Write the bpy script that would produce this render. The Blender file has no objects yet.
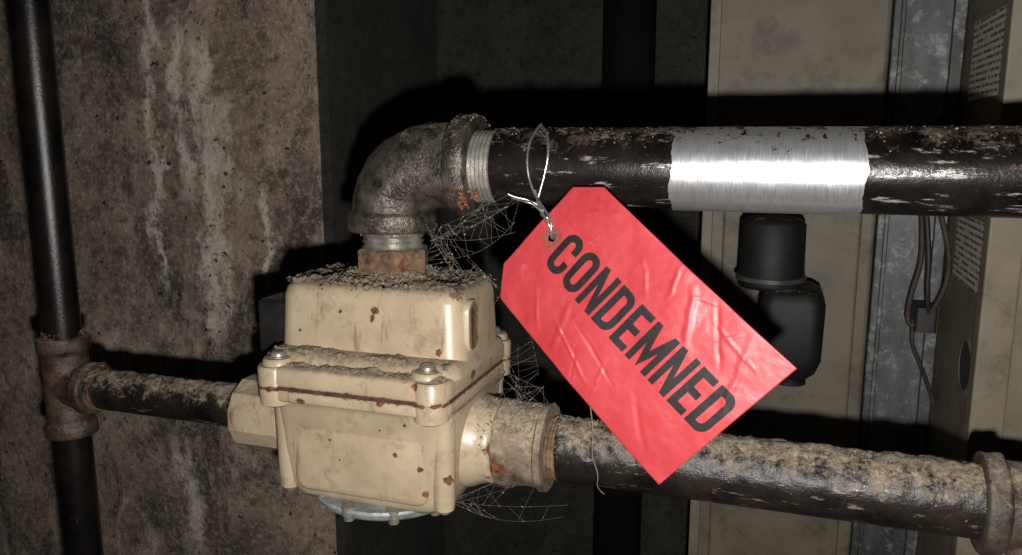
import bpy, bmesh, math, random
from mathutils import Vector, Matrix, noise
random.seed(7)
scene=bpy.context.scene
try: scene.view_settings.view_transform='Standard'
except Exception: pass

# ---------------------------------------------------------------- survey frame
FPX=800.0; YAW=math.radians(18.6); PIT=math.radians(10.0)
CAM=Vector((0,0,1.2))
FH=Vector((-math.sin(YAW),math.cos(YAW),0)); RT=Vector((math.cos(YAW),math.sin(YAW),0))
FW=FH*math.cos(PIT)+Vector((0,0,-math.sin(PIT))); UP=FH*math.sin(PIT)+Vector((0,0,math.cos(PIT)))
def U(px,py,Y):
    d=FW+RT*((px-511)/FPX)+UP*((277.5-py)/FPX)
    return CAM+d*(Y/d.y)
def UX(px,py,X):
    d=FW+RT*((px-511)/FPX)+UP*((277.5-py)/FPX)
    return CAM+d*(X/d.x)

# ---------------------------------------------------------------- materials
def lin(c):
    return tuple(((v/255)/12.92 if v/255<=0.04045 else ((v/255+0.055)/1.055)**2.4) for v in c)+(1,)
class NT:
    def __init__(s,name):
        s.m=bpy.data.materials.new(name); s.m.use_nodes=True
        s.t=s.m.node_tree; s.b=s.t.nodes['Principled BSDF']
        s.co=s.t.nodes.new('ShaderNodeTexCoord').outputs['Object']
    def n(s,k): return s.t.nodes.new(k)
    def l(s,a,b): s.t.links.new(a,b)
    def setin(s,sock,v):
        if isinstance(v,bpy.types.NodeSocket): s.l(v,sock)
        else: sock.default_value=v
    def math(s,op,a,b=0.0,clamp=False):
        n=s.n('ShaderNodeMath'); n.operation=op; n.use_clamp=clamp
        s.setin(n.inputs[0],a); s.setin(n.inputs[1],b); return n.outputs[0]
    def mr(s,v,a,b,c=0.0,d=1.0):
        n=s.n('ShaderNodeMapRange'); s.setin(n.inputs[0],v)
        for i,x in enumerate((a,b,c,d)): n.inputs[i+1].default_value=x
        return n.outputs[0]
    def noise(s,sc,det=5,rough=.6,stretch=None,dist=0.0,off=None):
        v=s.co
        if stretch or off:
            mp=s.n('ShaderNodeMapping'); s.l(v,mp.inputs[0])
            if stretch: mp.inputs['Scale'].default_value=stretch
            if off: mp.inputs['Location'].default_value=off
            v=mp.outputs[0]
        n=s.n('ShaderNodeTexNoise'); s.l(v,n.inputs['Vector']); n.inputs['Scale'].default_value=sc
        n.inputs['Detail'].default_value=det; n.inputs['Roughness'].default_value=rough
        n.inputs['Distortion'].default_value=dist
        return n.outputs[0]
    def mix(s,f,a,b):
        n=s.n('ShaderNodeMix'); n.data_type='RGBA'
        s.setin(n.inputs[0],f); s.setin(n.inputs[6],a); s.setin(n.inputs[7],b); return n.outputs[2]
    def mixf(s,f,a,b):
        n=s.n('ShaderNodeMix'); n.data_type='FLOAT'
        s.setin(n.inputs[0],f); s.setin(n.inputs[2],a); s.setin(n.inputs[3],b); return n.outputs[0]
    def bump(s,h,strength,dist):
        n=s.n('ShaderNodeBump'); s.l(h,n.inputs['Height']); n.inputs['Strength'].default_value=strength
        n.inputs['Distance'].default_value=dist; s.l(n.outputs[0],s.b.inputs['Normal'])
    def fin(s,col,rough,metal=0.0):
        s.setin(s.b.inputs['Base Color'],col); s.setin(s.b.inputs['Roughness'],rough); s.setin(s.b.inputs['Metallic'],metal)
        return s.m

def weathered(name,c1,c2,scale=40,rough=.5,metal=0.0,dust=None,dustc=(128,116,98),rust=None,spots=(),bump=.35,bsc=500,
              scratch=None,pmin=.35,pmax=.65,zband=None,spec=.5,dw=.7,dn_amt=3.0,grime=None,streak=None):
    t=NT(name)
    n1=t.noise(scale,6,.65)
    col=t.mix(t.mr(n1,pmin,pmax),lin(c1),lin(c2))
    fine=t.noise(bsc,4,.7)
    r=rough; mt=metal
    if grime:
        gf=t.math('MULTIPLY',t.mr(t.noise(grime[0],8,.78,off=(2,7,3)),grime[1],grime[1]+.14),grime[3])
        col=t.mix(gf,col,lin(grime[2]))
    if streak:
        sf=t.math('MULTIPLY',t.mr(t.noise(streak[0],7,.7,stretch=(1,1,.18),off=(6,1,4)),streak[1],streak[1]+.10),streak[3])
        col=t.mix(sf,col,lin(streak[2]))
    if scratch:
        sn=t.noise(scratch[0],7,.75,stretch=scratch[1])
        sf=t.mr(sn,scratch[2],scratch[2]+.05)
        col=t.mix(sf,col,lin(scratch[3]))
    rf=None
    rn=t.noise(160,6,.75,off=(3,1,2))
    if rust is not None:
        rf=t.mr(t.noise(38,7,.7,off=(.7,.2,.9)),rust,rust+.06)
    for p,rad in spots:
        d=t.n('ShaderNodeVectorMath'); d.operation='DISTANCE'; t.l(t.co,d.inputs[0]); d.inputs[1].default_value=p
        a=t.math('ADD',d.outputs['Value'],t.math('MULTIPLY',t.math('SUBTRACT',rn,.5),rad*3.4))
        f=t.mr(a,rad*1.0,rad*.7)
        rf=f if rf is None else t.math('MAXIMUM',rf,f)
    if zband:
        sp=t.n('ShaderNodeSeparateXYZ'); t.l(t.co,sp.inputs[0])
        d=t.math('ABSOLUTE',t.math('SUBTRACT',sp.outputs[2],zband[0]))
        a=t.math('ADD',d,t.math('MULTIPLY',t.math('SUBTRACT',rn,.5),zband[1]*5))
        f=t.mr(a,zband[1],zband[1]*.5)
        rf=f if rf is None else t.math('MAXIMUM',rf,f)
    if rf is not None:
        rc=t.mix(t.mr(t.noise(300,4,.7),.4,.65),lin((50,30,21)),lin((126,73,40)))
        col=t.mix(rf,col,rc); r=t.mixf(rf,r,.9)
        mt=t.mixf(rf,mt,0.0)
    if dust is not None:
        g=t.n('ShaderNodeNewGeometry'); sp=t.n('ShaderNodeSeparateXYZ'); t.l(g.outputs['Normal'],sp.inputs[0])
        dn=t.noise(90,8,.75,off=(5,5,1))
        dn2=t.noise(420,4,.7)
        v=t.math('ADD',sp.outputs[2],t.math('MULTIPLY',t.math('SUBTRACT',dn,.5),dn_amt))
        v=t.math('ADD',v,t.math('MULTIPLY',t.math('SUBTRACT',dn2,.5),1.6))
        df=t.mr(v,dust,dust+dw)
        dc=t.mix(t.mr(t.noise(260,5,.8),.35,.65),lin(tuple(x*.62 for x in dustc)),lin(tuple(min(255,x*1.2) for x in dustc)))
        col=t.mix(df,col,dc); r=t.mixf(df,r,.95); mt=t.mixf(df,mt,0.0)
    t.bump(fine,bump,.0008)
    t.b.inputs['Specular IOR Level'].default_value=spec
    return t.fin(col,r,mt)

# ---------------------------------------------------------------- mesh helpers
PARENTS={}
def group(name):
    e=bpy.data.objects.new(name,None); e.empty_display_size=.03
    scene.collection.objects.link(e); PARENTS[e.name]=[]; return e
def attach(o,p):
    if p is not None:
        PARENTS[p.name].append(o); o.parent=p
def finish_groups():
    for n,ch in PARENTS.items():
        e=bpy.data.objects[n]
        c=Vector((0,0,0)); k=0
        for o in ch:
            for b in o.bound_box: c+=Vector(b); k+=1
        if k:
            e.location=c/k
            for o in ch: o.matrix_parent_inverse=Matrix.Translation(-e.location)
def mk(name,verts,faces,mat,parent=None,smooth=True,sharp=None):
    me=bpy.data.meshes.new(name); me.from_pydata([tuple(v) for v in verts],[],faces); me.validate()
    bm=bmesh.new(); bm.from_mesh(me); bmesh.ops.recalc_face_normals(bm,faces=bm.faces); 
    for f in bm.faces: f.smooth=smooth
    if smooth:
        for e in bm.edges:
            if len(e.link_faces)==2 and e.calc_face_angle(0)>math.radians(sharp or 38): e.smooth=False
    bm.to_mesh(me); bm.free()
    me.materials.append(mat)
    o=bpy.data.objects.new(name,me); scene.collection.objects.link(o); attach(o,parent); return o
def dustdisp(a=.0012,sc=170):
    def f(co,n):
        up=max(0.0,n.z*1.1+.05)
        return up*(a*max(0,noise.noise(co*sc)+.35)+a*.6*abs(noise.noise(co*sc*3))+a*.5*abs(noise.noise(co*sc*7)))
    return f
def rough_disp(a=.0004,sc=120):
    def f(co,n): return a*noise.noise(co*sc)+dustdisp(.0012)(co,n)
    return f
def sweep_geo(st,nseg=48,side=Vector((0,1,0)),disp=None,step=None,caps=True,phase=0.0):
    if step:
        out=[st[0]]
        for a,b in zip(st,st[1:]):
            L=(b[0]-a[0]).length; k=max(1,int(L/step))
            for i in range(1,k+1):
                f=i/k; out.append((a[0].lerp(b[0],f),a[1].lerp(b[1],f).normalized(),a[2]*(1-f)+b[2]*f))
        st=out
    V=[];F=[]
    for c,t,r in st:
        t=t.normalized(); s=(side-t*side.dot(t)).normalized(); w=t.cross(s)
        for i in range(nseg):
            a=2*math.pi*i/nseg+phase; n=s*math.cos(a)+w*math.sin(a); p=c+n*r
            if disp: p=p+n*disp(p,n)
            V.append(p)
    m=len(st)
    for j in range(m-1):
        for i in range(nseg):
            k=(i+1)%nseg
            F.append((j*nseg+i,j*nseg+k,(j+1)*nseg+k,(j+1)*nseg+i))
    if caps:
        F.append(tuple(range(nseg))); F.append(tuple((m-1)*nseg+i for i in range(nseg)))
    return V,F
def sweep(name,st,mat,parent=None,sharp=None,smooth=True,**k):
    V,F=sweep_geo(st,**k); return mk(name,V,F,mat,parent,smooth,sharp)
def merge(name,geos,mat,parent=None,**k):
    V=[];F=[]
    for v,f in geos:
        o=len(V); V+=list(v); F+=[tuple(i+o for i in x) for x in f]
    return mk(name,V,F,mat,parent,**k)
def line(p0,d,prof):
    d=d.normalized(); return [(p0+d*t,d,r) for t,r in prof]
def rring(z,x0,x1,y0,y1,r,n=7):
    P=[]
    for cx,cy,a0 in ((x1-r,y1-r,0),(x0+r,y1-r,90),(x0+r,y0+r,180),(x1-r,y0+r,270)):
        for i in range(n+1):
            a=math.radians(a0+90*i/n); P.append(Vector((cx+r*math.cos(a),cy+r*math.sin(a),z)))
    return P
def loft_geo(levels,n=7):
    V=[];F=[]
    for L in levels: V+=rring(*L,n=n)
    k=4*(n+1)
    for j in range(len(levels)-1):
        for i in range(k): F.append((j*k+i,j*k+(i+1)%k,(j+1)*k+(i+1)%k,(j+1)*k+i))
    F.append(tuple(range(k))); F.append(tuple((len(levels)-1)*k+i for i in range(k)))
    return V,F
def box_geo(x0,x1,y0,y1,z0,z1):
    V=[Vector((x,y,z)) for z in (z0,z1) for y in (y0,y1) for x in (x0,x1)]
    return V,[(0,1,3,2),(4,5,7,6),(0,1,5,4),(2,3,7,6),(0,2,6,4),(1,3,7,5)]
def box(name,x0,x1,y0,y1,z0,z1,mat,parent=None,bev=0):
    o=mk(name,*box_geo(x0,x1,y0,y1,z0,z1),mat,parent,smooth=False)
    if bev:
        m=o.modifiers.new('b','BEVEL'); m.width=bev; m.segments=3
    return o
def wire(name,pts,r,mat,parent=None,res=3):
    c=bpy.data.curves.new(name,'CURVE'); c.dimensions='3D'; c.bevel_depth=r; c.bevel_resolution=res; c.resolution_u=8
    many=pts if isinstance(pts[0],list) else [pts]
    for pt in many:
        s=c.splines.new('NURBS'); s.points.add(len(pt)-1); s.use_endpoint_u=True; s.order_u=3
        for q,p in zip(s.points,pt): q.co=(*p,1)
    o=bpy.data.objects.new(name,c); c.materials.append(mat)
    scene.collection.objects.link(o); attach(o,parent); return o
_b=bmesh.new(); bmesh.ops.create_icosphere(_b,subdivisions=1,radius=1); ICOV=[v.co.copy() for v in _b.verts]; ICOF=[tuple(v.index for v in f.verts) for f in _b.faces]; _b.free()
def granules(name,fn,count,smin,smax,mat,parent,pw=4):
    V=[];F=[]
    for _ in range(count):
        p,n=fn(); s=smin+(smax-smin)*random.random()**pw
        if noise.noise(p*60)<-.1 and random.random()<.8: continue
        o=len(V); sx,sy,sz=[s*random.uniform(.5,1.4) for _ in range(3)]
        rot=Matrix.Rotation(random.random()*6.28,3,Vector((random.random(),random.random(),random.random()+.01)).normalized())
        for v in ICOV:
            q=rot@Vector((v.x*sx,v.y*sy,v.z*sz)); V.append(p+n*s*.2+q*random.uniform(.8,1.2))
        F+=[tuple(i+o for i in f) for f in ICOF]
    return mk(name,V,F,mat,parent,smooth=False)
def fluff(name,x0,x1,y0,y1,zf,amp,thr,mat,parent,mask=None,step=.0007,seed=0):
    nx=int((x1-x0)/step); ny=int((y1-y0)/step); V=[];F=[];H=[]
    for j in range(ny+1):
        for i in range(nx+1):
            x=x0+(x1-x0)*i/nx; y=y0+(y1-y0)*j/ny; p=Vector((x,y,seed))
            h=noise.noise(p*55)*.9+noise.noise(p*160)*.5+noise.noise(p*420)*.35+noise.noise(p*900)*.3
            m=mask(x,y) if mask else 1
            ed=min(x-x0,x1-x,y-y0,y1-y)/.004
            hh=(h-thr)*m if m>0 else -1
            hh=min(hh,ed-.4*(1+noise.noise(p*200)))
            H.append(hh); V.append(Vector((x,y,zf(x,y)+(amp*max(-.15,min(hh,1.2))))))
    w=nx+1
    for j in range(ny):
        for i in range(nx):
            a=j*w+i
            if max(H[a],H[a+1],H[a+w],H[a+w+1])>0: F.append((a,a+1,a+w+1,a+w))
    o=mk(name,V,F,mat,parent,smooth=True,sharp=80)
    bm=bmesh.new(); bm.from_mesh(o.data); bmesh.ops.delete(bm,geom=[v for v in bm.verts if not v.link_faces],context='VERTS'); bm.to_mesh(o.data); bm.free()
    return o

X_=Vector((1,0,0)); Y_=Vector((0,1,0)); Z_=Vector((0,0,1))
# ---------------------------------------------------------------- key dims
YP=.465
zU=(U(480,164,YP).z+U(1000,172,YP).z)/2-.0010
zL=(U(165,397,YP).z+U(1000,503,YP).z)/2-.0012
xV=U(394,260,YP).x
RU=.0226; RL=.0197; RS=.0150
xT=U(68,388,YP).x

# ---------------------------------------------------------------- materials list
M_blackpipe=weathered('black_iron_pipe',(8,7,7),(36,30,27),scale=38,rough=.26,metal=.3,dust=.68,dustc=(116,100,86),rust=.65,
    scratch=(34,(1,5,5),.585,(150,143,136)),bump=.25,dw=.9)
M_lowpipe=weathered('dusty_iron_pipe',(14,12,11),(48,40,34),scale=35,rough=.36,metal=.25,dust=.32,dustc=(134,120,102),rust=.65,bump=.5,
    scratch=(30,(1,6,6),.60,(130,120,108)))
M_vert=weathered('vertical_iron_pipe',(10,9,8),(32,27,24),scale=25,rough=.31,metal=.4,dust=1.2,rust=.68,bump=.3,scratch=(60,(3,3,.8),.66,(120,104,88)))
M_fit=weathered('malleable_iron_fitting',(44,39,35),(112,103,93),scale=60,rough=.31,metal=.5,dust=.80,dustc=(136,124,108),rust=.69,bump=1,bsc=420,grime=(120,.49,(18,16,14),.8))
M_bush=weathered('dusty_bushing',(80,67,54),(134,119,100),scale=60,rough=.7,metal=.1,dust=.15,dustc=(144,130,110),rust=.59,bump=1,bsc=420,grime=(120,.53,(40,28,21),.75))
M_tee=weathered('tee_fitting_iron',(42,33,27),(90,74,60),scale=70,rough=.45,metal=.2,dust=.6,dustc=(122,109,92),rust=.61,bump=1,bsc=420,grime=(120,.52,(22,17,14),.8))
M_rtee=weathered('right_tee_iron',(44,38,33),(86,76,64),scale=70,rough=.55,metal=.2,dust=.35,dustc=(122,109,92),rust=.63,bump=1,bsc=420,grime=(120,.52,(26,20,17),.7))
M_dust=weathered('lint_dust',(104,93,80),(156,143,124),scale=200,rough=.95,bump=1,bsc=1200,spec=.1,grime=(500,.5,(58,50,43),.75))
M_dustd=weathered('dark_debris',(84,75,65),(144,131,114),scale=260,rough=.95,bump=1,bsc=1200,spec=.1,grime=(500,.52,(44,37,31),.75))
M_thread=weathered('bare_thread_steel',(120,116,108),(178,172,162),scale=90,rough=.33,metal=.6,rust=.58,dust=1.2)
M_rustm=weathered('rusted_steel',(76,54,38),(124,98,74),scale=120,rough=.8,rust=.53,dust=.6,bump=1,grime=(120,.5,(28,19,14),.8))
M_orange=weathered('orange_rust_flakes',(84,44,20),(164,94,46),scale=220,rough=.9,grime=(200,.5,(50,30,18),.8))
M_screw=weathered('zinc_screw',(120,118,108),(165,160,148),scale=120,rough=.4,metal=.6,dust=.8,rust=.60)
M_cap=weathered('bottom_plate_zinc',(120,126,124),(156,162,160),scale=60,rough=.5,metal=.2,rust=.68,grime=(80,.5,(70,70,64),.7))
M_holeshade=weathered('hole_shade_black',(12,12,12),(28,27,26),scale=60,rough=.5,dust=.9)  # black colour standing in for the shade inside the knockout hole
M_wire=weathered('galvanised_wire',(150,150,152),(215,215,215),scale=300,rough=.25,metal=.85,bump=.1)
M_web=weathered('cobweb_thread',(106,100,92),(132,125,116),rough=.8,bump=0)

# ---------------------------------------------------------------- VALVE
valve=group('gas_valve')
Y0f=.404; Y1f=.530
fx0=U(253,385,Y0f).x; fx1=U(441,400,Y0f).x+.002
zft=U(345,375,Y0f).z; zfs=U(345,397,Y0f).z; zfb=U(345,411,Y0f).z
hx0=U(282,320,.430).x-.005; hx1=U(455,330,.430).x+.004
zht=U(370,289,.430).z
lx0=U(272,440,.416).x-.002; lx1=U(446,440,.416).x+.003
zlb=U(360,510,.418).z
cX=(fx0+fx1)/2
spots=[(U(375,311,.430),.0032),(U(372,318,.43),.0026),(U(451,370,.43),.0060),(U(440,352,.43),.0025),(U(456,296,.44),.0050),(U(462,306,.445),.0045),(U(415,387,.404),.0034),
       (U(495,449,.44),.007),(U(475,420,.44),.003),(U(470,470,.43),.003),(U(395,455,.416),.0016),(U(330,440,.416),.0012),(U(420,470,.416),.0025),(U(300,402,.404),.003),(U(447,480,.42),.004),
       (U(340,312,.430),.0015),(U(300,330,.430),.0012),(U(378,403,.404),.0034),(U(488,484,.44),.006),(U(340,460,.416),.0010),(U(380,430,.416),.0010),(U(425,494,.417),.0024),
       (U(300,492,.417),.002),(U(470,372,.45),.005),(U(265,380,.404),.0022),(U(405,425,.416),.0014),(U(455,350,.44),.0028),(U(462,440,.43),.0024),(U(340,500,.417),.0018)]
M_beige=weathered('beige_enamel',(154,137,112),(173,156,130),scale=30,rough=.36,dust=.52,dustc=(126,113,96),spots=spots,
    bump=.14,bsc=300,zband=(zfs,.0017),grime=(45,.54,(112,94,72),.65),scratch=(150,(1,1,.6),.675,(74,54,36)),streak=(90,.58,(104,80,56),.7))
up=loft_geo([(zft-.002,hx0-.001,hx1+.001,.428,.505,.013),(zft+.004,hx0,hx1,.429,.504,.013),(zht-.008,hx0+.0015,hx1-.0015,.431,.502,.013),
    (zht-.003,hx0+.003,hx1-.003,.4325,.5005,.0125),(zht,hx0+.0065,hx1-.0065,.436,.497,.011),(zht+.0006,hx0+.012,hx1-.012,.441,.492,.009),(zht+.0012,hx0+.02,hx1-.02,.447,.486,.007)])
merge('upper_housing',[up],M_beige,valve,sharp=60)
def slab(z0,z1,ins,bv,rad=.012):
    x0,x1,y0,y1=fx0+ins,fx1-ins,Y0f+ins,Y1f-ins
    return loft_geo([(z0,x0+bv,x1-bv,y0+bv,y1-bv,rad-bv),(z0+bv*.4,x0+bv*.3,x1-bv*.3,y0+bv*.3,y1-bv*.3,rad),(z0+bv,x0,x1,y0,y1,rad),(z1-bv,x0,x1,y0,y1,rad),
                     (z1-bv*.4,x0+bv*.3,x1-bv*.3,y0+bv*.3,y1-bv*.3,rad),(z1,x0+bv,x1-bv,y0+bv,y1-bv,rad-bv)])
merge('flange_upper',[slab(zfs+.0006,zft,0,.0024)],M_beige,valve,sharp=60)
merge('flange_lower',[slab(zfb,zfs-.0006,.0005,.0020)],M_beige,valve,sharp=60)
M_gask=weathered('rusty_gasket',(38,28,22),(84,54,37),scale=150,rough=.9)
merge('gasket',[slab(zfs-.0012,zfs+.0012,.0010,.0003)],M_gask,valve)
merge('shoulder',[loft_geo([(zft-.002,hx0-.004,hx1+.002,.414,.512,.012),(zft+.0035,hx0-.003,hx1+.001,.416,.510,.012),(zft+.006,hx0,hx1-.002,.420,.507,.011),(zft+.0075,hx0+.004,hx1-.006,.426,.503,.01)])],M_beige,valve,sharp=60)
def disc(c,d,prof,seg=24): return sweep_geo(line(c,d,prof),nseg=seg,side=Y_ if abs(d.y)<.9 else X_)
tow=[];scr=[]
for (x,y,zt) in ((fx0+.012,Y0f+.011,zft),(fx1-.016,Y0f+.013,zft),(fx1-.011,Y1f-.012,zft),(fx0+.012,Y1f-.012,zft)):
    tow.append(disc(Vector((x,y,zt-.003)),Z_,[(0,.0105),(.0055,.0098),(.0067,.0088),(.007,.006)]))
    scr.append(disc(Vector((x,y,zt+.003)),Z_,[(0,.0066),(.0014,.0066),(.0016,.005),(.0034,.0048),(.0045,.0036),(.0047,.001)]))
merge('screw_towers',tow,M_beige,valve); merge('screws_top',scr,M_screw,valve)
lob=[]
for x,y in ((fx0+.011,Y0f+.009),(fx1-.012,Y0f+.009),(fx1-.009,Y1f-.014)):
    lob.append(disc(Vector((x,y,zfb-.004)),Z_,[(0,.008),(.0015,.0105),(zft-zfb+.002,.0112),(zft-zfb+.0035,.0102)]))
merge('flange_lobes',lob,M_beige,valve)
H=zfb-zlb
lo=loft_geo([(zlb+.0,lx0+.018,lx1-.018,.430,.500,.012),(zlb+.0012,lx0+.012,lx1-.012,.424,.506,.014),(zlb+.005,lx0+.0075,lx1-.0075,.4205,.511,.016),(zlb+.012,lx0+.005,lx1-.005,.4185,.513,.016),
  (zlb+H*.5,lx0+.002,lx1-.002,.4165,.515,.015),(zfb-.006,lx0,lx1,.415,.516,.015),(zfb-.002,lx0-.002,lx1+.002,.4125,.518,.015),(zfb+.001,lx0-.004,lx1+.003,.41,.52,.014)])
merge('lower_body',[lo],M_beige,valve,sharp=60)
px0=lx0+.018; px1=lx1-.016
def panel(x0,x1,z0,z1,y,dep,r):
    V=[];F=[]
    for (ins,yy) in ((0,y+.004),(0,y),(.0012,y-dep*.5),(.0045,y-dep)):
        P=rring(0,x0+ins,x1-ins,z0+ins,z1-ins,max(.001,r-ins),n=6)
        V+=[Vector((p.x,yy,p.y)) for p in P]
    k=28
    for j in range(3):
        for i in range(k): F.append((j*k+i,j*k+(i+1)%k,(j+1)*k+(i+1)%k,(j+1)*k+i))
    F.append(tuple(3*k+i for i in range(k)))
    return V,F
merge('front_panel',[panel(px0,px1,zlb+.009,zfb-.004,.4175,.0018,.008)],M_beige,valve,sharp=60)
bos=[]
for x,y in ((lx0+.009,.424),(lx1-.008,.424),(lx1-.007,.508)):
    bos.append(disc(Vector((x,y,zlb+.004)),Z_,[(0,.003),(.003,.0062),(.012,.0070),(zfb-zlb-.012,.0075),(zfb-zlb-.002,.0088)]))
merge('corner_bosses',bos,M_beige,valve)
bc=Vector((cX+.000,.462,zlb+.0025))
merge('bottom_plate',[sweep_geo(line(bc,-Z_,[(0,.0510),(.0015,.0518),(.0045,.0510),(.0070,.048),(.0078,.03)]),nseg=64)],M_cap,valve)
bs=[]
for a in (192,228,262,298,332):
    p=bc+Vector((.0475*math.cos(math.radians(a)),.0475*math.sin(math.radians(a)),.001))
    bs.append(disc(p,-Z_,[(0,.0048),(.0055,.0048),(.006,.0036),(.0095,.0034),(.010,.0024)],16))
merge('bottom_screws',bs,M_screw,valve)
xr=lx1
xh=U(492,445,YP-.02).x; xc=U(543,447,YP-.02).x
merge('port_outlet',[sweep_geo(line(Vector((xr-.012,YP,zL)),X_,[(0,.032),(.010,.031),(.016,.0285),((xh-xr+.012)*.8,.0268),(xh-xr+.010,.0268),(xh-xr+.012,.024)]),nseg=40,disp=dustdisp(.001),step=.004)],M_beige,valve,sharp=60)
xl0=U(229,410,YP-.02).x
g=sweep_geo(line(Vector((lx0+.008,YP,zL)),-X_,[(0,.029),(.010,.027),(.014,.0245),(lx0-xl0-.004,.0245)]),nseg=40,caps=True)
g2=sweep_geo(line(Vector((lx0-.012,YP,zL)),-X_,[(0,.024),(.0012,.0258),(lx0-xl0-.0145,.0258),(lx0-xl0-.0125,.0240),(lx0-xl0-.0118,.0160)]),nseg=12,phase=math.pi/12)
merge('port_inlet',[g,g2],M_beige,valve,sharp=20)
merge('top_boss',[disc(Vector((xV,YP,zht-.001)),Z_,[(0,.026),(.003,.0255),(.005,.0235),(.0055,.02)],40)],M_beige,valve)
yy=.447; zc_=U(456,327,.44).z
def ovalx(x,y,z,hw,hh,prof):
    V=[];F=[]
    for ins,dx in prof:
        P=rring(0,-hw+ins,hw-ins,-hh+ins,hh-ins,hw-.0002-ins,n=6)
        V+=[Vector((x+dx,y+p.x,z+p.y)) for p in P]
    k=28
    for j in range(len(prof)-1):
        for i in range(k): F.append((j*k+i,j*k+(i+1)%k,(j+1)*k+(i+1)%k,(j+1)*k+i))
    F.append(tuple((len(prof)-1)*k+i for i in range(k)))
    return V,F
merge('side_plug_rim',[ovalx(hx1,yy,zc_,.0085,.0165,[(0,-.004),(0,.0006),(.0008,.0014),(.0018,.0012),(.002,.0002)])],M_beige,valve,sharp=50)
merge('side_plug',[ovalx(hx1,yy,zc_,.0070,.0150,[(0,-.004),(0,.0014),(.001,.0022),(.002,.0016)])],M_rustm,valve,sharp=50)
M_conn=weathered('black_connector_plastic',(20,19,18),(38,36,34),scale=60,rough=.45,dust=.8)
kx=U(262,325,.455).x; kz0=U(275,349,.455).z; kz1=U(275,299,.455).z
merge('wiring_connector',[loft_geo([(kz0,kx,hx0+.006,.450,.485,.003),(kz1-.002,kx,hx0+.006,.450,.485,.003),(kz1,kx+.002,hx0+.006,.452,.483,.002)]),
    loft_geo([(kz0+.004,kx-.003,kx+.003,.458,.478,.002),(kz1-.007,kx-.003,kx+.003,.458,.478,.002)])],M_conn,valve,sharp=40)
def mtop(x,y): 
    d=min(x-hx0,hx1-x,y-.431,.503-y); return 1 if d>.003 else (.3 if d>.001 else 0)
fluff('dust_layer_top',hx0+.003,hx1-.003,.433,.501,lambda x,y: zht+.0006,.0038,-.50,M_dustd,valve,mtop,seed=1)
def shz(x,y):
    d=min(x-(hx0-.003),hx1+.001-x,y-.416,.510-y)
    return zft+(.0062*min(1,max(0,d)/.005) if d>0 else 0)
def mledge(x,y): return 0 if (hx0<x<hx1 and .430<y<.504) else 1
fluff('dust_layer_ledge',fx0+.0025,fx1-.0025,Y0f+.0025,Y1f-.003,shz,.0028,-.36,M_dust,valve,mledge,seed=4)
def r_top(): return Vector((random.uniform(hx0+.004,hx1-.004),random.uniform(.434,.499),zht+.002)),Z_
def r_ledge():
    while True:
        x=random.uniform(fx0+.004,fx1-.003); y=random.uniform(Y0f+.004,Y1f-.003)
        if mledge(x,y): return Vector((x,y,shz(x,y)+.0005)),Z_
def r_port():
    a=random.gauss(0,.55); x=random.uniform(xr,xh); n=Vector((0,math.sin(a),math.cos(a))); return Vector((x,YP,zL))+n*.028,n
granules('dust_top',r_top,1500,.0002,.0016,M_dustd,valve)
granules('dust_ledge',r_ledge,2200,.0002,.0011,M_dust,valve)
granules('dust_port',r_port,700,.0002,.0009,M_dust,valve)
def r_pile():
    a=random.random()*6.28; r=.021+abs(random.gauss(0,.010)); h=max(0,.007-(r-.021)*.35)
    return Vector((xV+r*math.cos(a),YP+r*math.sin(a),zht+.002+random.random()*h)),Z_
granules('dust_pile',r_pile,2000,.0004,.0019,M_dustd,valve,3)

# ---------------------------------------------------------------- NIPPLE + ELBOW + UPPER PIPE
zeb=U(394,240,YP-.02).z+.0035
el=group('pipe_elbow')
RB=.0258; RC=.0290; AR=.034
st=[]
L0=[(0,.022),(0.0003,RC-.001),(.0015,RC),(.010,RC),(.0122,RC-.001),(.0132,RB+.0005)]
for t,r in L0: st.append((Vector((xV,YP,zeb+t)),Z_,r))
zs=zU-AR
for i in range(0,41):
    a=math.pi/2*i/40
    c=Vector((xV+AR-AR*math.cos(a),YP,zs+AR*math.sin(a)))
    st.append((c,Vector((math.sin(a),0,math.cos(a))),RB+.0008*math.sin(2*a)))
xe=U(474,160,YP-.01).x
for t,r in [(-.0145,RB+.0005),(-.0132,RC+.0006),(-.0118,RC+.0018),(-.0015,RC+.0018),(-.0002,RC+.0008),(0,.0225),(0,.02)]:
    st.append((Vector((xe+t,YP,zU)),X_,r))
sweep('elbow_body',st,M_fit,el,nseg=80,disp=rough_disp(.0007,110),sharp=50)
cm=[]
for k in range(4):
    p=U(386+k*6,178-k*4,YP-.0255)
    cm.append(sweep_geo([(p+Vector((-.0015,.001,-.004)),Vector((.3,0,1)),.0010),(p+Vector((.0015,.0005,.004)),Vector((.3,0,1)),.0010)],nseg=8))
merge('cast_marks',cm,M_fit,el)
def r_elb():
    while True:
        a=random.random()*math.pi/2; ph=random.gauss(0,.6)
        t=Vector((math.sin(a),0,math.cos(a))); o=Vector((-math.cos(a),0,math.sin(a))); n=(o*math.cos(ph)+Y_*math.sin(ph)).normalized()
        c=Vector((xV+AR-AR*math.cos(a),YP,zs+AR*math.sin(a)))
        if n.z>.35: return c+n*RB,n
granules('elbow_dust',r_elb,700,.0002,.0009,M_dust,el)
def r_elc():
    a=random.gauss(0,.6); n=Vector((0,math.sin(a),math.cos(a))); return Vector((xe-random.random()*.012,YP,zU))+n*(RC+.0018),n
granules('collar_dust',r_elc,400,.0002,.0011,M_dust,el)
def r_or():
    a=math.radians(random.gauss(-34,7)); n=Vector((0,-math.cos(a),math.sin(a))); dx=random.gauss(-.002,.0035)
    return Vector((xe+dx,YP,zU))+n*(RC+.0015 if dx<0 else .0235+random.random()*.003),n
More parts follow.
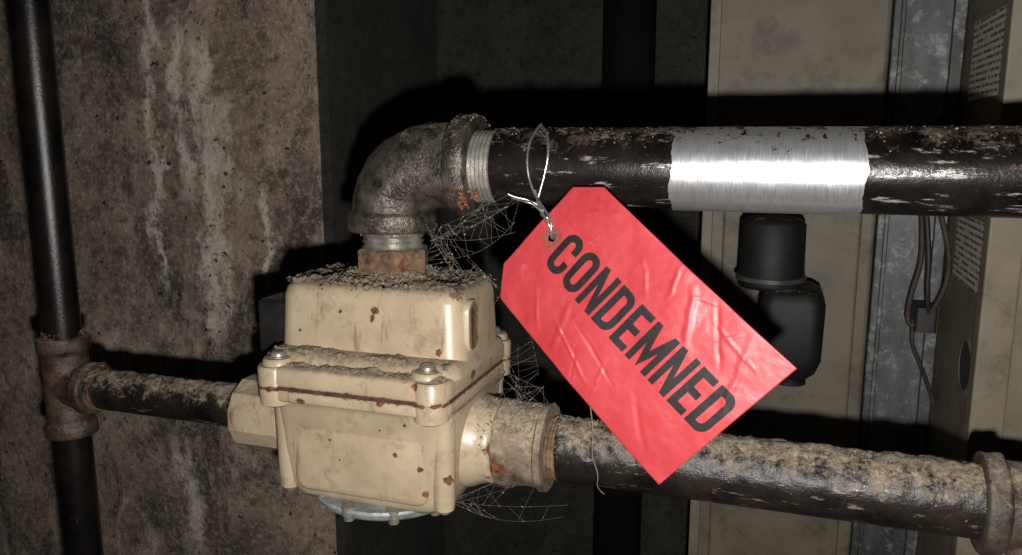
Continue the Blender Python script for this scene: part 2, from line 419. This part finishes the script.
granules('rust_flakes',r_or,420,.0002,.0015,M_orange,el,2)
def r_or2():
    a=random.random()*6.28; n=Vector((math.cos(a),math.sin(a),0)); return Vector((xV,YP,zeb-random.random()*.003))+n*.021,n
granules('joint_rust',r_or2,160,.0002,.0010,M_orange,el)

nip=group('pipe_nipple')
hxz=zeb-.0105
prof=[]
n=5; zt0=zeb+.004; zt1=hxz-.003
for i in range(n*2+1): prof.append((i*(zt0-zt1)/(n*2),.0200-(.0016 if i%2 else 0)))
sweep('threaded_nipple',line(Vector((xV,YP,zt0)),-Z_,prof),M_thread,nip,nseg=48)
sweep('hex_bushing',line(Vector((xV,YP,zht)),Z_,[(0,.0230),(.0008,.0245),(hxz-zht-.0012,.0245),(hxz-zht,.0228),(hxz-zht+.0002,.0185)]),M_rustm,nip,nseg=6,smooth=False,phase=.35)

upi=group('gas_pipe')
prof=[(-.006,.0205)]
for i in range(0,11): prof.append((i*.0013,.0222-(.0010 if i%2 else 0)))
sweep('pipe_threads',line(Vector((xe,YP,zU)),X_,prof),M_thread,upi,nseg=56)
sweep('pipe_run',line(Vector((xe+.0125,YP,zU)),X_,[(0,.0205),(.0012,RU),(.5-xe,RU)]),M_blackpipe,upi,nseg=72,step=.0025,disp=dustdisp(.0010))
sweep('pipe_run_far',line(Vector((.5,YP,zU)),X_,[(0,RU),(.749,RU)]),M_blackpipe,upi,nseg=48)
bx0=U(671,165,YP-.02).x; bx1=U(866,170,YP-.02).x
t=NT('brushed_bare_steel')
sn=t.noise(60,5,.7,stretch=(30,2,2)); sp=t.noise(60,7,.78)
col=t.mix(t.mr(sn,.3,.7),lin((216,216,216)),lin((246,246,246)))
g=t.n('ShaderNodeNewGeometry'); s3=t.n('ShaderNodeSeparateXYZ'); t.l(g.outputs['Normal'],s3.inputs[0])
mk_=t.mr(t.math('ADD',sp,t.math('MULTIPLY',s3.outputs[2],.12)),.65,.71); col=t.mix(mk_,col,lin((84,74,66)))
t.bump(t.noise(500,4,.7,stretch=(1,.3,.3)),.18,.0006)
M_bare=t.fin(col,t.mr(sn,.3,.7,.27,.36),.88)
V=[];F=[];ns=96;mx=60
for j in range(mx+1):
    for i in range(ns):
        a=2*math.pi*i/ns; n=Vector((0,math.cos(a),math.sin(a)))
        e0=bx0+.0022*noise.noise(Vector((a*1.5,3,0)))+.0012*noise.noise(Vector((a*9,1,0)))
        e1=bx1+.002*noise.noise(Vector((a*1.5,8,0)))+.0014*noise.noise(Vector((a*9,5,0)))
        pp=Vector((e0+(e1-e0)*j/mx,YP,zU))
        V.append(pp+n*(RU+.0009+.00012*noise.noise((pp+n*.02)*200)))
for j in range(mx):
    for i in range(ns):
        k=(i+1)%ns; F.append((j*ns+i,j*ns+k,(j+1)*ns+k,(j+1)*ns+i))
mk('bare_section',V,F,M_bare,upi)
def r_up():
    a=random.gauss(0,.45); n=Vector((0,math.sin(a),math.cos(a))); x=random.uniform(xe+.012,.16)
    if bx0<x<bx1 and random.random()<.8: x=random.uniform(xe+.012,bx0)
    return Vector((x,YP,zU))+n*(RU+.0003),n
granules('pipe_dust',r_up,2600,.0002,.0008,M_dustd,upi)

# ---------------------------------------------------------------- LOWER PIPE RIGHT
lp=group('outlet_pipe')
sweep('outlet_bushing',line(Vector((xh,YP,zL)),X_,[(0,.022),(.0005,.0268),(.0025,.0276),(.008,.0276),(.0095,.026),(xc-xh-.006,.0252),(xc-xh-.0045,.0274),(xc-xh-.0005,.0274),(xc-xh,.025),(xc-xh,.018)]),M_bush,lp,nseg=64,disp=rough_disp(.0006),sharp=50,step=.002)
prof=[]
for i in range(0,9): prof.append((i*.0011,.0197-(.0007 if i%2 else 0)))
sweep('outlet_threads',line(Vector((xc-.002,YP,zL)),X_,prof),M_rustm,lp,nseg=48)
xk=U(992,500,YP-.02).x
sweep('outlet_run',line(Vector((xc+.006,YP,zL)),X_,[(0,.0188),(.001,RL),(xk-xc-.004,RL)]),M_lowpipe,lp,nseg=72,step=.002,disp=dustdisp(.0018,150))
def r_lp():
    a=random.gauss(0,.58); n=Vector((0,math.sin(a),math.cos(a))); x=random.uniform(xc,xk); return Vector((x,YP,zL))+n*(RL+.0006),n
granules('outlet_dust',r_lp,4200,.0002,.0009,M_dust,lp)
def r_lb():
    a=random.gauss(0,.7); n=Vector((0,math.sin(a),math.cos(a))); x=random.uniform(xh,xc); return Vector((x,YP,zL))+n*.0268,n
granules('bushing_dust',r_lb,900,.0002,.0010,M_dust,lp)

tr=group('pipe_tee')
def tee_run(c,d,half,rb,rc,rp):
    return sweep_geo(line(c-d*half,d,[(0,rp),(.0002,rc-.001),(.0012,rc),(.009,rc),(.0105,rc-.0008),(.012,rb),(2*half-.012,rb),(2*half-.0105,rc-.0008),(2*half-.009,rc),(2*half-.0012,rc),(2*half-.0002,rc-.001),(2*half,rp)]),
        nseg=56,side=Y_,disp=rough_disp(.0006),step=.002)
def tee_br(c,d,half,rb,rc,rp):
    return sweep_geo(line(c,d,[(0,rb*.95),(half-.0122,rb),(half-.0105,rc-.0008),(half-.009,rc),(half-.0012,rc),(half-.0002,rc-.001),(half,rp)]),nseg=56,side=Y_,disp=rough_disp(.0006),step=.002)
ct=Vector((xk+.030,YP,zL))
merge('tee_body',[tee_run(ct,X_,.032,.0235,.0268,.018),tee_br(ct,-Z_,.034,.0235,.0268,.018)],M_rtee,tr,sharp=50)
sweep('drip_leg',line(ct-Z_*.030,-Z_,[(0,.018),(.12,.018),(.1202,.021),(.145,.021),(.147,.018)]),M_lowpipe,tr,nseg=40)
sweep('right_run',line(ct+X_*.028,X_,[(0,RL),(1.249-ct.x-.028,RL)]),M_lowpipe,tr,nseg=40,disp=dustdisp(.0015),step=.01)

# ---------------------------------------------------------------- LEFT TEE, VERTICAL PIPE, INLET PIPE
tl=group('pipe_tee')
cl=Vector((xT,YP,zL+.001))
merge('tee_body_left',[tee_run(cl,Z_,.040,.0168,.0192,.0140),tee_br(cl,X_,.030,.0175,.0200,.0140)],M_tee,tl,sharp=50)
def r_tl():
    a=random.gauss(0,.6); n=Vector((0,math.sin(a),math.cos(a))); x=random.uniform(xT+.012,xT+.031); return Vector((x,YP,zL))+n*.019,n
granules('tee_dust',r_tl,200,.0002,.0009,M_dust,tl)
def r_tj():
    a=random.random()*6.28; n=Vector((math.cos(a),math.sin(a),0)); return Vector((xT,YP,zL+.040+random.random()*.006))+n*.0142,n
granules('tee_joint_rust',r_tj,260,.0002,.0010,M_rustm,tl)
vp=group('riser_pipe')
sweep('riser_upper',line(cl+Z_*.036,Z_,[(0,.0138),(2.3-zL-.038,.0138)]),M_vert,vp,nseg=40,step=.02)
sweep('riser_lower',line(Vector((xT,YP,0.001)),Z_,[(0,.0140),(zL-.037,.0140)]),M_vert,vp,nseg=40,step=.02)
ip=group('inlet_pipe')
sweep('inlet_run',line(cl+X_*.027,X_,[(0,RS),(xl0-xT-.02,RS)]),M_lowpipe,ip,nseg=56,step=.002,disp=dustdisp(.0016,150))
sweep('inlet_threads',line(cl+X_*.0295,X_,[(i*.001,.0156-(.0007 if i%2 else 0)) for i in range(9)]),M_rustm,ip,nseg=40)
def r_ip():
    a=random.gauss(0,.5); n=Vector((0,math.sin(a),math.cos(a))); x=random.uniform(xT+.035,xl0); return Vector((x,YP,zL+.001))+n*(RS+.0004),n
granules('inlet_dust',r_ip,1100,.0002,.0008,M_dust,ip)

# ---------------------------------------------------------------- TAG
tg=group('condemned_tag')
TA=U(587.8,170.5,.436); TB=U(796,369,.396); TC=U(657,486,.402); TD=U(487.5,281.4,.437)
TN=((TB-TA).cross(TD-TA)).normalized()
if TN.y>0: TN=-TN
def ridge(e,w):
    x=max(0,1-abs(e)/w); return x*x*(3-2*x)*.6+x*.4
def seg(u,v,a,b,w):
    ax,ay=a[0]*1.55,a[1]; bx_,by=b[0]*1.55,b[1]; x,y=u*1.55,v
    dx,dy=bx_-ax,by-ay; L=math.hypot(dx,dy); s=((x-ax)*dx+(y-ay)*dy)/L/L; e=((x-ax)*dy-(y-ay)*dx)/L
    e+=.012*noise.noise(Vector((s*4,a[0]*9,0)))
    f=max(0,min(1,min(s,1-s)*4)) if 0<s<1 else 0
    return ridge(e,w)*f
CR=[((.58,.02),(.72,.34),.03,.0007),((.66,.0),(.86,.30),.022,-.0006),((.28,.78),(.60,.93),.016,.0006),((.36,.70),(.66,.80),.016,-.0005),((.30,.60),(.40,.98),.03,.0005),
    ((.84,.02),(.97,.5),.03,.0006),((.10,.2),(.24,.02),.02,.0005),((.70,.72),(.9,.95),.03,-.0005),((.50,.0),(.56,.22),.02,.0005),((.70,.12),(.95,.16),.014,.0005),((.15,.72),(.30,.95),.02,.0004),
    ((.45,.82),(.52,.99),.012,-.0004),((.60,.10),(.70,.02),.012,.0004),((.03,.35),(.2,.30),.014,-.0003),((.38,.12),(.50,.28),.016,.0004),((.76,.20),(.82,.05),.012,.0004),((.55,.70),(.62,.98),.014,.0004)]
def TP(u,v,off=0.0):
    p=TA*(1-u)*(1-v)+TB*u*(1-v)+TC*u*v+TD*(1-u)*v
    d=.0055*math.sin(math.pi*u)*(1-.3*v) - .003*(2*v-1)**2*u
    d+=.0013*noise.noise(Vector((u*4,v*3,0)))+.00045*noise.noise(Vector((u*11,v*8,2)))+.00014*noise.noise(Vector((u*34,v*22,5)))
    for a,b,w,am in CR: d+=am*seg(u,v,a,b,w)
    return p+TN*(d+off)
NU,NV=200,120
V=[];F=[]
hole=(.080,.46)
def uvc(u,f):
    lo_=.14*(1-u/.097) if u<.097 else 0; hi_=1-.175*(1-u/.088) if u<.088 else 1
    return lo_+(hi_-lo_)*f
for i in range(NU+1):
    for j in range(NV+1): V.append(TP(i/NU,uvc(i/NU,j/NV)))
LEN=(TB-TA).length; WID=(TD-TA).length
for i in range(NU):
    for j in range(NV):
        u=(i+.5)/NU; v=uvc(u,(j+.5)/NV)
        if math.hypot((u-hole[0])*LEN,(v-hole[1])*WID)<.0024: continue
        a=i*(NV+1)+j; F.append((a,a+1,a+NV+2,a+NV+1))
t=NT('red_tag_card')
c=t.mix(t.mr(t.noise(25,5,.6),.35,.65),lin((170,49,54)),lin((183,62,66)))
c=t.mix(t.math('MULTIPLY',t.mr(t.noise(220,5,.8),.56,.72),.4),c,lin((124,34,36)))
c=t.mix(t.math('MULTIPLY',t.mr(t.noise(90,7,.8,off=(2,2,2)),.60,.72),.45),c,lin((205,124,119)))
t.bump(t.noise(500,5,.7),.3,.0005)
M_red=t.fin(c,t.mr(t.noise(60,4,.6),.3,.7,.40,.54)); t.b.inputs['Specular IOR Level'].default_value=.6
o=mk('card',V,F,M_red,tg); m=o.modifiers.new('s','SOLIDIFY'); m.thickness=.0003; m.offset=0
V=[];F=[]
k=40
for j,r in enumerate((.0026,.0040,.0060)):
    for i in range(k):
        a=2*math.pi*i/k; V.append(TP(hole[0]+r*math.cos(a)/LEN,hole[1]+r*math.sin(a)/WID,.0005))
for j in range(2):
    for i in range(k): F.append((j*k+i,j*k+(i+1)%k,(j+1)*k+(i+1)%k,(j+1)*k+i))
M_ring=weathered('eyelet_patch',(110,54,45),(144,80,66),scale=300,rough=.6,bump=.2)
mk('hole_reinforcement',V,F,M_ring,tg)
TQ=.175
def rr2(x0,x1,y0,y1,rl,rr_,n=6,m=8):
    P=[]
    cs=((x1-rr_,y1-rr_,rr_,0),(x0+rl,y1-rl,rl,90),(x0+rl,y0+rl,rl,180),(x1-rr_,y0+rr_,rr_,270))
    for q,(cx,cy,r,a0) in enumerate(cs):
        arc=[(cx+r*math.cos(math.radians(a0+90*i/n)),cy+r*math.sin(math.radians(a0+90*i/n))) for i in range(n+1)]
        P+=arc
        nx_=cs[(q+1)%4]; a1=nx_[3]; b=(nx_[0]+nx_[2]*math.cos(math.radians(a1)),nx_[1]+nx_[2]*math.sin(math.radians(a1)))
        e=arc[-1]
        P+=[(e[0]+(b[0]-e[0])*i/m,e[1]+(b[1]-e[1])*i/m) for i in range(1,m)]
    return P
def ring_q(w,rl,rr_,skip=None):
    O=rr2(0,w,0,1,rl,rr_); I=rr2(TQ,w-TQ,TQ*.9,1-TQ*.9,max(.012,rl-TQ*.8),max(.012,rr_-TQ*.8))
    Q=[]
    for i in range(len(O)):
        j=(i+1)%len(O); q=[O[i],O[j],I[j],I[i]]; cx=sum(p[0] for p in q)/4; cy=sum(p[1] for p in q)/4
        if skip and skip(cx,cy): continue
        Q.append(q)
    return Q
def rc_(x0,y0,x1,y1): return [(x0,y0),(x1,y0),(x1,y1),(x0,y1)]
W_=.53
def letter(ch):
    w=W_
    if ch=='O': return w,ring_q(w,.24,.24)
    if ch=='C': return w,ring_q(w,.24,.24,lambda x,y: x>w*.6 and .37<y<.63)
    if ch=='D': return w,ring_q(w,.014,.25)
    if ch=='E': return w*.86,[rc_(0,0,TQ,1),rc_(TQ,0,w*.86,.16),rc_(TQ,.84,w*.86,1),rc_(TQ,.42,w*.8,.58)]
    if ch=='N': return w,[rc_(0,0,TQ*.9,1),rc_(w-TQ*.9,0,w,1),[(TQ*.85,1),(TQ*.85,.62),(w-TQ*.85,0),(w-TQ*.85,.38)]]
    if ch=='M': 
        w=.68; h=TQ*.9
        return w,[rc_(0,0,h,1),rc_(w-h,0,w,1),[(h*.95,1),(h*.95,.55),(w/2,0.0),(w/2,.45)],[(w-h*.95,1),(w-h*.95,.55),(w/2,0.0),(w/2,.45)]]
pen=0; quads=[]
for ch in 'CONDEMNED':
    w,Q=letter(ch)
    for q in Q: quads.append([(pen+x,y) for x,y in q])
    pen+=w+.085
tot=pen-.085
V=[];F=[]
for q in quads:
    o=len(V); S=6
    for i in range(S+1):
        for j in range(S+1):
            f=i/S; g=j/S
            x=(q[0][0]*(1-f)+q[1][0]*f)*(1-g)+(q[3][0]*(1-f)+q[2][0]*f)*g
            y=(q[0][1]*(1-f)+q[1][1]*f)*(1-g)+(q[3][1]*(1-f)+q[2][1]*f)*g
            V.append(TP(.125+x/tot*(.970-.125),.615-y*(.615-.325),.0004))
    for i in range(S):
        for j in range(S):
            a=o+i*(S+1)+j; F.append((a,a+1,a+S+2,a+S+1))
t=NT('black_print'); M_ink=t.fin(t.mix(t.mr(t.noise(260,5,.8),.60,.72),lin((22,13,15)),lin((96,28,32))),.65)
o=mk('printed_word',V,F,M_ink,tg)
wx=U(534,160,YP).x
hp=TP(*hole)
front=[U(541,126,YP-.004)+Z_*.001,U(531,135,YP-.018),U(526,160,YP-.0245),U(530,185,YP-.025),U(541,205,YP-.030),U(552,220,.430),hp+TN*.002,hp-TN*.004+Z_*-.001,U(549,224,.43),U(538,206,YP-.028),U(535,190,YP-.026)]
wire('hanging_wire',[U(536,205,YP-.025),U(545,175,YP-.0245),U(549,150,YP-.024),U(547,132,YP-.016),U(541,124,YP-.002)]+[Vector((wx,YP+.013,zU+RU)),Vector((wx,YP+RU+.002,zU)),Vector((wx-.002,YP+.015,zU-.018)),Vector((wx-.001,YP+.002,zU-RU-.0015)),U(532,207,YP-.016),U(536,206,YP-.024)],.0008,M_wire,tg)
wire('hanging_wire_b',front,.00075,M_wire,tg)
tw=[]
p0=U(536,203,YP-.028); p1=U(551,226,.433)
for i in range(33):
    f=i/32; a=f*6.28*3; tw.append(p0.lerp(p1,f)+Vector((math.cos(a),math.sin(a)*.5,0))*.0012)
wire('wire_twist',tw,.0007,M_wire,tg)
wire('wire_tail',[U(540,206,YP-.027),U(527,199,YP-.030),U(516,198,YP-.032),U(508,194,YP-.033)],.0007,M_wire,tg)
wire('wire_tail_b',[U(543,214,YP-.030),U(536,205,YP-.034),U(524,201,YP-.036),U(512,198,YP-.035)],.0006,M_wire,tg)
wire('thread',[U(590,405,.446),U(594,430,.440),U(591,455,.439),U(599,475,.442),U(596,488,.45),U(604,494,.455)],.0003,M_web,tg)

# ---------------------------------------------------------------- COBWEBS
cw=group('cobweb')
S_=[]
def web(a,b,n,sa,sb,sag,cross=2):
    L=[]
    for i in range(n):
        p=a+Vector([random.gauss(0,sa) for _ in range(3)]); q=b+Vector([random.gauss(0,sb) for _ in range(3)])
        m_=(p+q)/2+Vector((random.gauss(0,sag*.5),random.gauss(0,sag*.3),-abs(random.gauss(sag,sag*.5))))
        S_.append([p,m_,q]); L.append((p,m_,q))
    for i in range(cross*n):
        A=random.choice(L); B=random.choice(L); f=random.random(); g=min(1,max(0,f+random.gauss(0,.15)))
        P=lambda T,f: T[0]*(1-f)**2+T[1]*2*f*(1-f)+T[2]*f*f
        p=P(A,f); q=P(B,g); S_.append([p,(p+q)/2-Z_*.0008,q])
web(U(440,235,YP-.02),U(510,203,YP-.01),7,.005,.012,.007,6)
web(U(432,232,YP-.02),U(458,275,YP),7,.005,.009,.004,5)
web(U(470,262,YP-.01),U(500,300,.49),5,.006,.008,.004,4)
web(U(512,372,.47),U(545,412,YP-.01),6,.006,.010,.006,5)
web(U(455,505,YP-.02),U(560,480,YP-.01),5,.006,.012,.005,5)
web(U(512,345,.5),U(515,400,YP),5,.006,.008,.004,4)
wire('strands',S_,.00005,M_web,cw,res=0)
def r_web():
    s=random.choice(S_); f=random.random(); return s[0]*(1-f)**2+s[1]*2*f*(1-f)+s[2]*f*f,Z_
granules('caught_dust',r_web,1400,.0001,.0006,M_dust,cw)

# ---------------------------------------------------------------- ROOM
YB=.74; YR=1.02
def concrete(name,dark,mid,light,sc=1.0,k=1.0,drips=()):
    t=NT(name)
    big=t.noise(6*sc,8,.72,dist=.6); st_=t.noise(9*sc,9,.75,stretch=(1,1,.5),dist=.8); st2=t.noise(17*sc,8,.72,stretch=(1,1,.35),off=(4,2,1),dist=.7)
    grain=t.noise(190,6,.8); speck=t.noise(75,6,.8,off=(1,1,9)); pit=t.noise(120,3,.6,off=(7,1,3)); blot=t.noise(24,8,.75,off=(3,3,3),dist=.4)
    c=t.mix(t.mr(big,.40,.58),lin(dark),lin(mid))
    c=t.mix(t.math('MULTIPLY',t.mr(st_,.49,.57),.85*k),c,lin(tuple(x*.48 for x in dark)))
    c=t.mix(t.math('MULTIPLY',t.mr(blot,.52,.60),.6*k),c,lin(tuple(x*.6 for x in dark)))
    c=t.mix(t.math('MULTIPLY',t.mr(st2,.57,.66),.5*k),c,lin(light))
    if drips:
        sp=t.n('ShaderNodeSeparateXYZ'); t.l(t.co,sp.inputs[0])
        wv=t.noise(14,6,.7,stretch=(1,1,.9),off=(8,8,2)); br=t.noise(34,8,.78,stretch=(1,1,.45),off=(1,6,2))
        for x0,z0,z1,w in drips:
            xx=t.math('ADD',t.math('SUBTRACT',sp.outputs[0],x0),t.math('MULTIPLY',t.math('SUBTRACT',wv,.5),.12))
            f=t.mr(t.math('ABSOLUTE',xx),w,w*.2)
            f=t.math('MULTIPLY',f,t.mr(sp.outputs[2],z0,z0+.05))
            f=t.math('MULTIPLY',f,t.mr(sp.outputs[2],z1,z1-.03))
            f=t.math('MULTIPLY',f,t.mr(br,.38,.52))
            c=t.mix(t.math('MULTIPLY',f,.95),c,lin(light))
    c=t.mix(t.math('MULTIPLY',t.mr(grain,.5,.66),.45),c,lin(light))
    c=t.mix(t.math('MULTIPLY',t.mr(speck,.52,.60),.6),c,lin(tuple(x*.45 for x in dark)))
    c=t.mix(t.mr(pit,.65,.69),c,lin(tuple(x*.25 for x in dark)))
    h=t.math('ADD',t.math('MULTIPLY',speck,.8),grain)
    t.bump(h,.7,.004)
    return t,c
def zz(px,py): return U(px,py,YB).z
dr=[(U(150,100,YB).x,zz(150,300),zz(150,-50),.010),(U(178,100,YB).x,zz(150,210),zz(150,10),.014),(U(205,150,YB).x,zz(205,360),zz(205,20),.018),(U(222,150,YB).x,zz(205,200),zz(205,90),.016),(U(262,150,YB).x,zz(205,330),zz(205,180),.009),(U(185,450,YB).x,zz(185,570),zz(185,430),.020)]
t,c=concrete('stained_concrete',(118,101,86),(162,143,124),(216,205,189),drips=dr)
M_wall=t.fin(c,.85)
t,c=concrete('dark_concrete',(36,35,29),(50,48,40),(74,71,60),k=.5)  # darker grey-green concrete for the recess, its return and the right wall
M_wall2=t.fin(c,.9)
t,c=concrete('slab_concrete',(60,55,48),(90,84,74),(120,112,100)); M_floor=t.fin(c,.9)
xcn=U(332,200,YB).x
box('wall_left',-1.65,-1.55,-1.2,YB,0,2.3,M_wall)
box('wall_back',-1.65,xcn-.012,YB,1.12,0,2.3,M_wall)
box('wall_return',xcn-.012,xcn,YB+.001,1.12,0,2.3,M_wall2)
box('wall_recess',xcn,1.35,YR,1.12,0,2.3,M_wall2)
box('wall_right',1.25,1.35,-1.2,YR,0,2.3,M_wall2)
box('floor',-1.65,1.35,-1.2,1.12,-.08,0,M_floor)
box('ceiling',-1.65,1.35,-1.2,1.12,2.3,2.38,M_floor)

fd=group('drain_stack')
sweep('stack',line(Vector((U(628,100,.95).x,.95,0.001)),Z_,[(0,.030),(2.297,.030)]),weathered('cast_iron_stack',(9,8,7),(16,14,12),scale=20,rough=.9,spec=.1),fd,nseg=40)

M_cab=weathered('beige_cabinet_paint',(88,80,65),(106,97,80),scale=14,rough=.6,rust=.74,bump=.15,dust=1.3,grime=(12,.5,(58,50,39),.8))
M_cab2=weathered('beige_cabinet_trim',(102,93,76),(118,108,89),scale=20,rough=.6,rust=.72,bump=.15,dust=1.3,grime=(20,.52,(70,60,46),.7))
fn=group('furnace_cabinet')
YC=.80
cx0=U(709,60,YC).x; cx1=U(889,60,YC).x
box('casing',cx0,cx1,YC,1.01,0.001,2.0,M_cab,fn,.004)
box('casing_seam_strip',cx0,cx0+.010,YC-.004,YC+.002,0.02,1.98,M_cab2,fn,.001)
box('casing_door',cx0+.02,cx1-.012,YC-.005,YC+.001,0.05,1.14,M_cab,fn,.003)

dt=group('galvanized_duct')
t=NT('galvanised_sheet')
v=t.n('ShaderNodeTexVoronoi'); v.inputs['Scale'].default_value=70; t.l(t.co,v.inputs['Vector'])
sv=t.n('ShaderNodeSeparateColor'); t.l(v.outputs['Color'],sv.inputs[0])
c=t.mix(t.math('MULTIPLY',sv.outputs[0],.2),lin((82,86,87)),lin((114,119,121)))
c=t.mix(t.mr(t.noise(14,8,.75,stretch=(1,1,.3)),.42,.60),c,lin((56,55,52)))
c=t.mix(t.math('MULTIPLY',t.mr(t.noise(60,7,.8),.52,.66),.6),c,lin((150,152,150)))
M_galv=t.fin(c,.5,.3)
dx0=cx1+.003; dx1=U(966,60,.80).x
box('duct_body',dx0,dx1,.82,1.01,0.3,2.298,M_galv,dt,.002)
box('duct_seam',dx0+.006,dx0+.010,.816,.822,0.3,2.298,M_galv,dt,.001)
box('duct_flange',dx1-.010,dx1,.812,.822,0.3,2.298,M_galv,dt,.001)

wc=group('boiler_cabinet')
XS=U(962,60,.80).x+.004; YF=.652
M_cab3=weathered('boiler_side_paint',(98,89,72),(118,108,88),scale=12,rough=.6,rust=.70,bump=.2,dust=1.3,grime=(14,.5,(66,58,46),.7))
box('casing_side',XS,.85,YF,1.01,0.001,2.0,M_cab3,wc,.003)
box('corner_trim',XS-.003,XS+.02,YF-.003,YF+.014,0.01,1.99,M_cab2,wc,.0015)
zbr=U(1000,470,.64).z
box('front_lip',XS-.008,.84,YF-.03,YF+.001,zbr-.03,zbr,M_cab2,wc,.002)
def label(name,yr,zr,seed):
    t=NT(name+'_paper')
    sp=t.n('ShaderNodeSeparateXYZ'); t.l(t.co,sp.inputs[0])
    ln=t.math('SINE',t.math('MULTIPLY',sp.outputs[2],2*math.pi/.0052))
    wd=t.noise(180,2,.5,stretch=(1,1,.6),off=(seed,0,0))
    f=t.math('MULTIPLY',t.mr(ln,.1,.35),t.mr(wd,.42,.47))
    c=t.mix(f,lin((190,182,165)),lin((74,68,62)))
    c=t.mix(t.math('MULTIPLY',t.mr(t.noise(40,6,.7),.5,.7),.5),c,lin((122,112,94)))
    m=t.fin(c,.6)
    box(name,XS-.0012,XS+.0005,yr[0],yr[1],zr[0],zr[1],m,wc)
label('warning_label',(UX(1010,50,XS).y,UX(974,50,XS).y),(UX(990,98,XS).z,UX(990,15,XS).z),1)
label('rating_label',(UX(990,250,XS).y,UX(956,250,XS).y),(UX(975,292,XS).z,UX(975,218,XS).z),5)
kc=UX(965,366,XS)
sweep('knockout_rim',line(Vector((XS+.001,kc.y,kc.z)),-X_,[(0,.0235),(.0012,.0235),(.0016,.0225),(.0016,.0195),(.0004,.019)]),M_cab3,wc,nseg=40,caps=False)
sweep('knockout_shade_disc',line(Vector((XS+.001,kc.y,kc.z)),-X_,[(0,.0195),(.0013,.0195)]),M_holeshade,wc,nseg=40)  # solid black disc, paints the hole's dark inside; no real opening

pm=group('circulator_pump')
M_pump=weathered('black_pump_enamel',(12,12,12),(26,25,24),scale=40,rough=.6,dust=1.0,bump=.3,spec=.3)
M_pump2=weathered('pump_band',(56,54,51),(80,77,72),scale=60,rough=.5,metal=.4,dust=1.0)
YPm=.71
pc=U(772,250,YPm)
zt_=U(770,214,YPm-.02).z; zm=U(770,288,YPm-.03).z; zbm=U(790,383,YPm-.03).z
merge('motor_housing',[sweep_geo(line(Vector((pc.x,YPm,zm-.004)),Z_,[(0,.025),(.002,.027),(.004,.0272),(zt_-zm-.006,.0265),(zt_-zm-.002,.024),(zt_-zm,.020)]),nseg=48)],M_pump,pm,sharp=50)
merge('motor_band',[sweep_geo(line(Vector((pc.x,YPm,zm+.002)),Z_,[(0,.0272),(.0005,.0290),(.004,.0290),(.0045,.0272)]),nseg=48,caps=False)],M_pump2,pm)
bx=U(791,340,YPm).x
merge('pump_body',[loft_geo([(zbm,bx-.016,bx+.014,YPm-.021,YPm+.03,.010),(zbm+.006,bx-.022,bx+.020,YPm-.027,YPm+.035,.012),(zbm+.018,bx-.026,bx+.024,YPm-.031,YPm+.036,.012),(zm-.014,bx-.027,bx+.025,YPm-.032,YPm+.037,.012),(zm-.006,bx-.025,bx+.022,YPm-.030,YPm+.035,.012),(zm-.002,bx-.022,bx+.016,YPm-.025,YPm+.03,.010)])],M_pump,pm,sharp=50)
merge('wall_bracket',[box_geo(bx-.02,bx+.02,YPm+.03,YC-.0055,zbm+.02,zbm+.05)],M_pump,pm,smooth=False)
sweep('pump_nozzle',line(Vector((bx,YPm,zbm+.002)),-Z_,[(0,.012),(.006,.012),(.0065,.014),(.010,.014),(.0105,.008)]),M_pump,pm,nseg=32)

cb=group('control_cable')
M_cable=weathered('brown_cable',(38,30,24),(64,50,38),scale=60,rough=.7,bump=.3)
M_cable2=weathered('black_cable',(20,19,18),(34,31,28),scale=60,rough=.6)
wire('cable_a',[U(938,205,.77),U(948,240,.77),U(950,275,.775),U(935,310,.78),U(912,328,.785),U(906,318,.785),U(912,290,.785),U(922,262,.785),U(922,225,.79),U(922,190,.795)],.0024,M_cable,cb)
wire('cable_b',[U(914,320,.79),U(910,340,.785),U(918,360,.79),U(930,390,.80),U(935,410,.805)],.002,M_cable,cb)
wire('cable_c',[U(925,200,.78),U(930,250,.775),U(926,300,.775),U(930,330,.785)],.0024,M_cable2,cb)
merge('junction_box',[loft_geo([(U(925,330,.79).z,U(912,332,.79).x,U(934,332,.79).x,.778,.8195,.003),(U(925,306,.79).z,U(912,332,.79).x,U(934,332,.79).x,.778,.8195,.003)])],M_cable2,cb,sharp=40)

finish_groups()
# ---------------------------------------------------------------- light + camera
cam=bpy.data.cameras.new('camera'); co=bpy.data.objects.new('camera',cam); scene.collection.objects.link(co)
cam.sensor_width=36; cam.lens=36*FPX/1022; cam.clip_start=.01
rot=Matrix((RT,UP,-FW)).transposed(); co.matrix_world=Matrix.Translation(CAM)@rot.to_4x4(); scene.camera=co
fl=bpy.data.lights.new('camera_flash','SPOT'); fl.energy=16.5; fl.shadow_soft_size=.006; fl.spot_size=math.radians(122); fl.spot_blend=.75; fl.color=(1,.98,.96)
fo=bpy.data.objects.new('camera_flash',fl); scene.collection.objects.link(fo)
fo.matrix_world=Matrix.Translation(CAM+RT*.012-UP*.045)@rot.to_4x4()
w=bpy.data.worlds.new('world'); scene.world=w; w.use_nodes=True
w.node_tree.nodes['Background'].inputs[0].default_value=(1,.93,.85,1); w.node_tree.nodes['Background'].inputs[1].default_value=.02
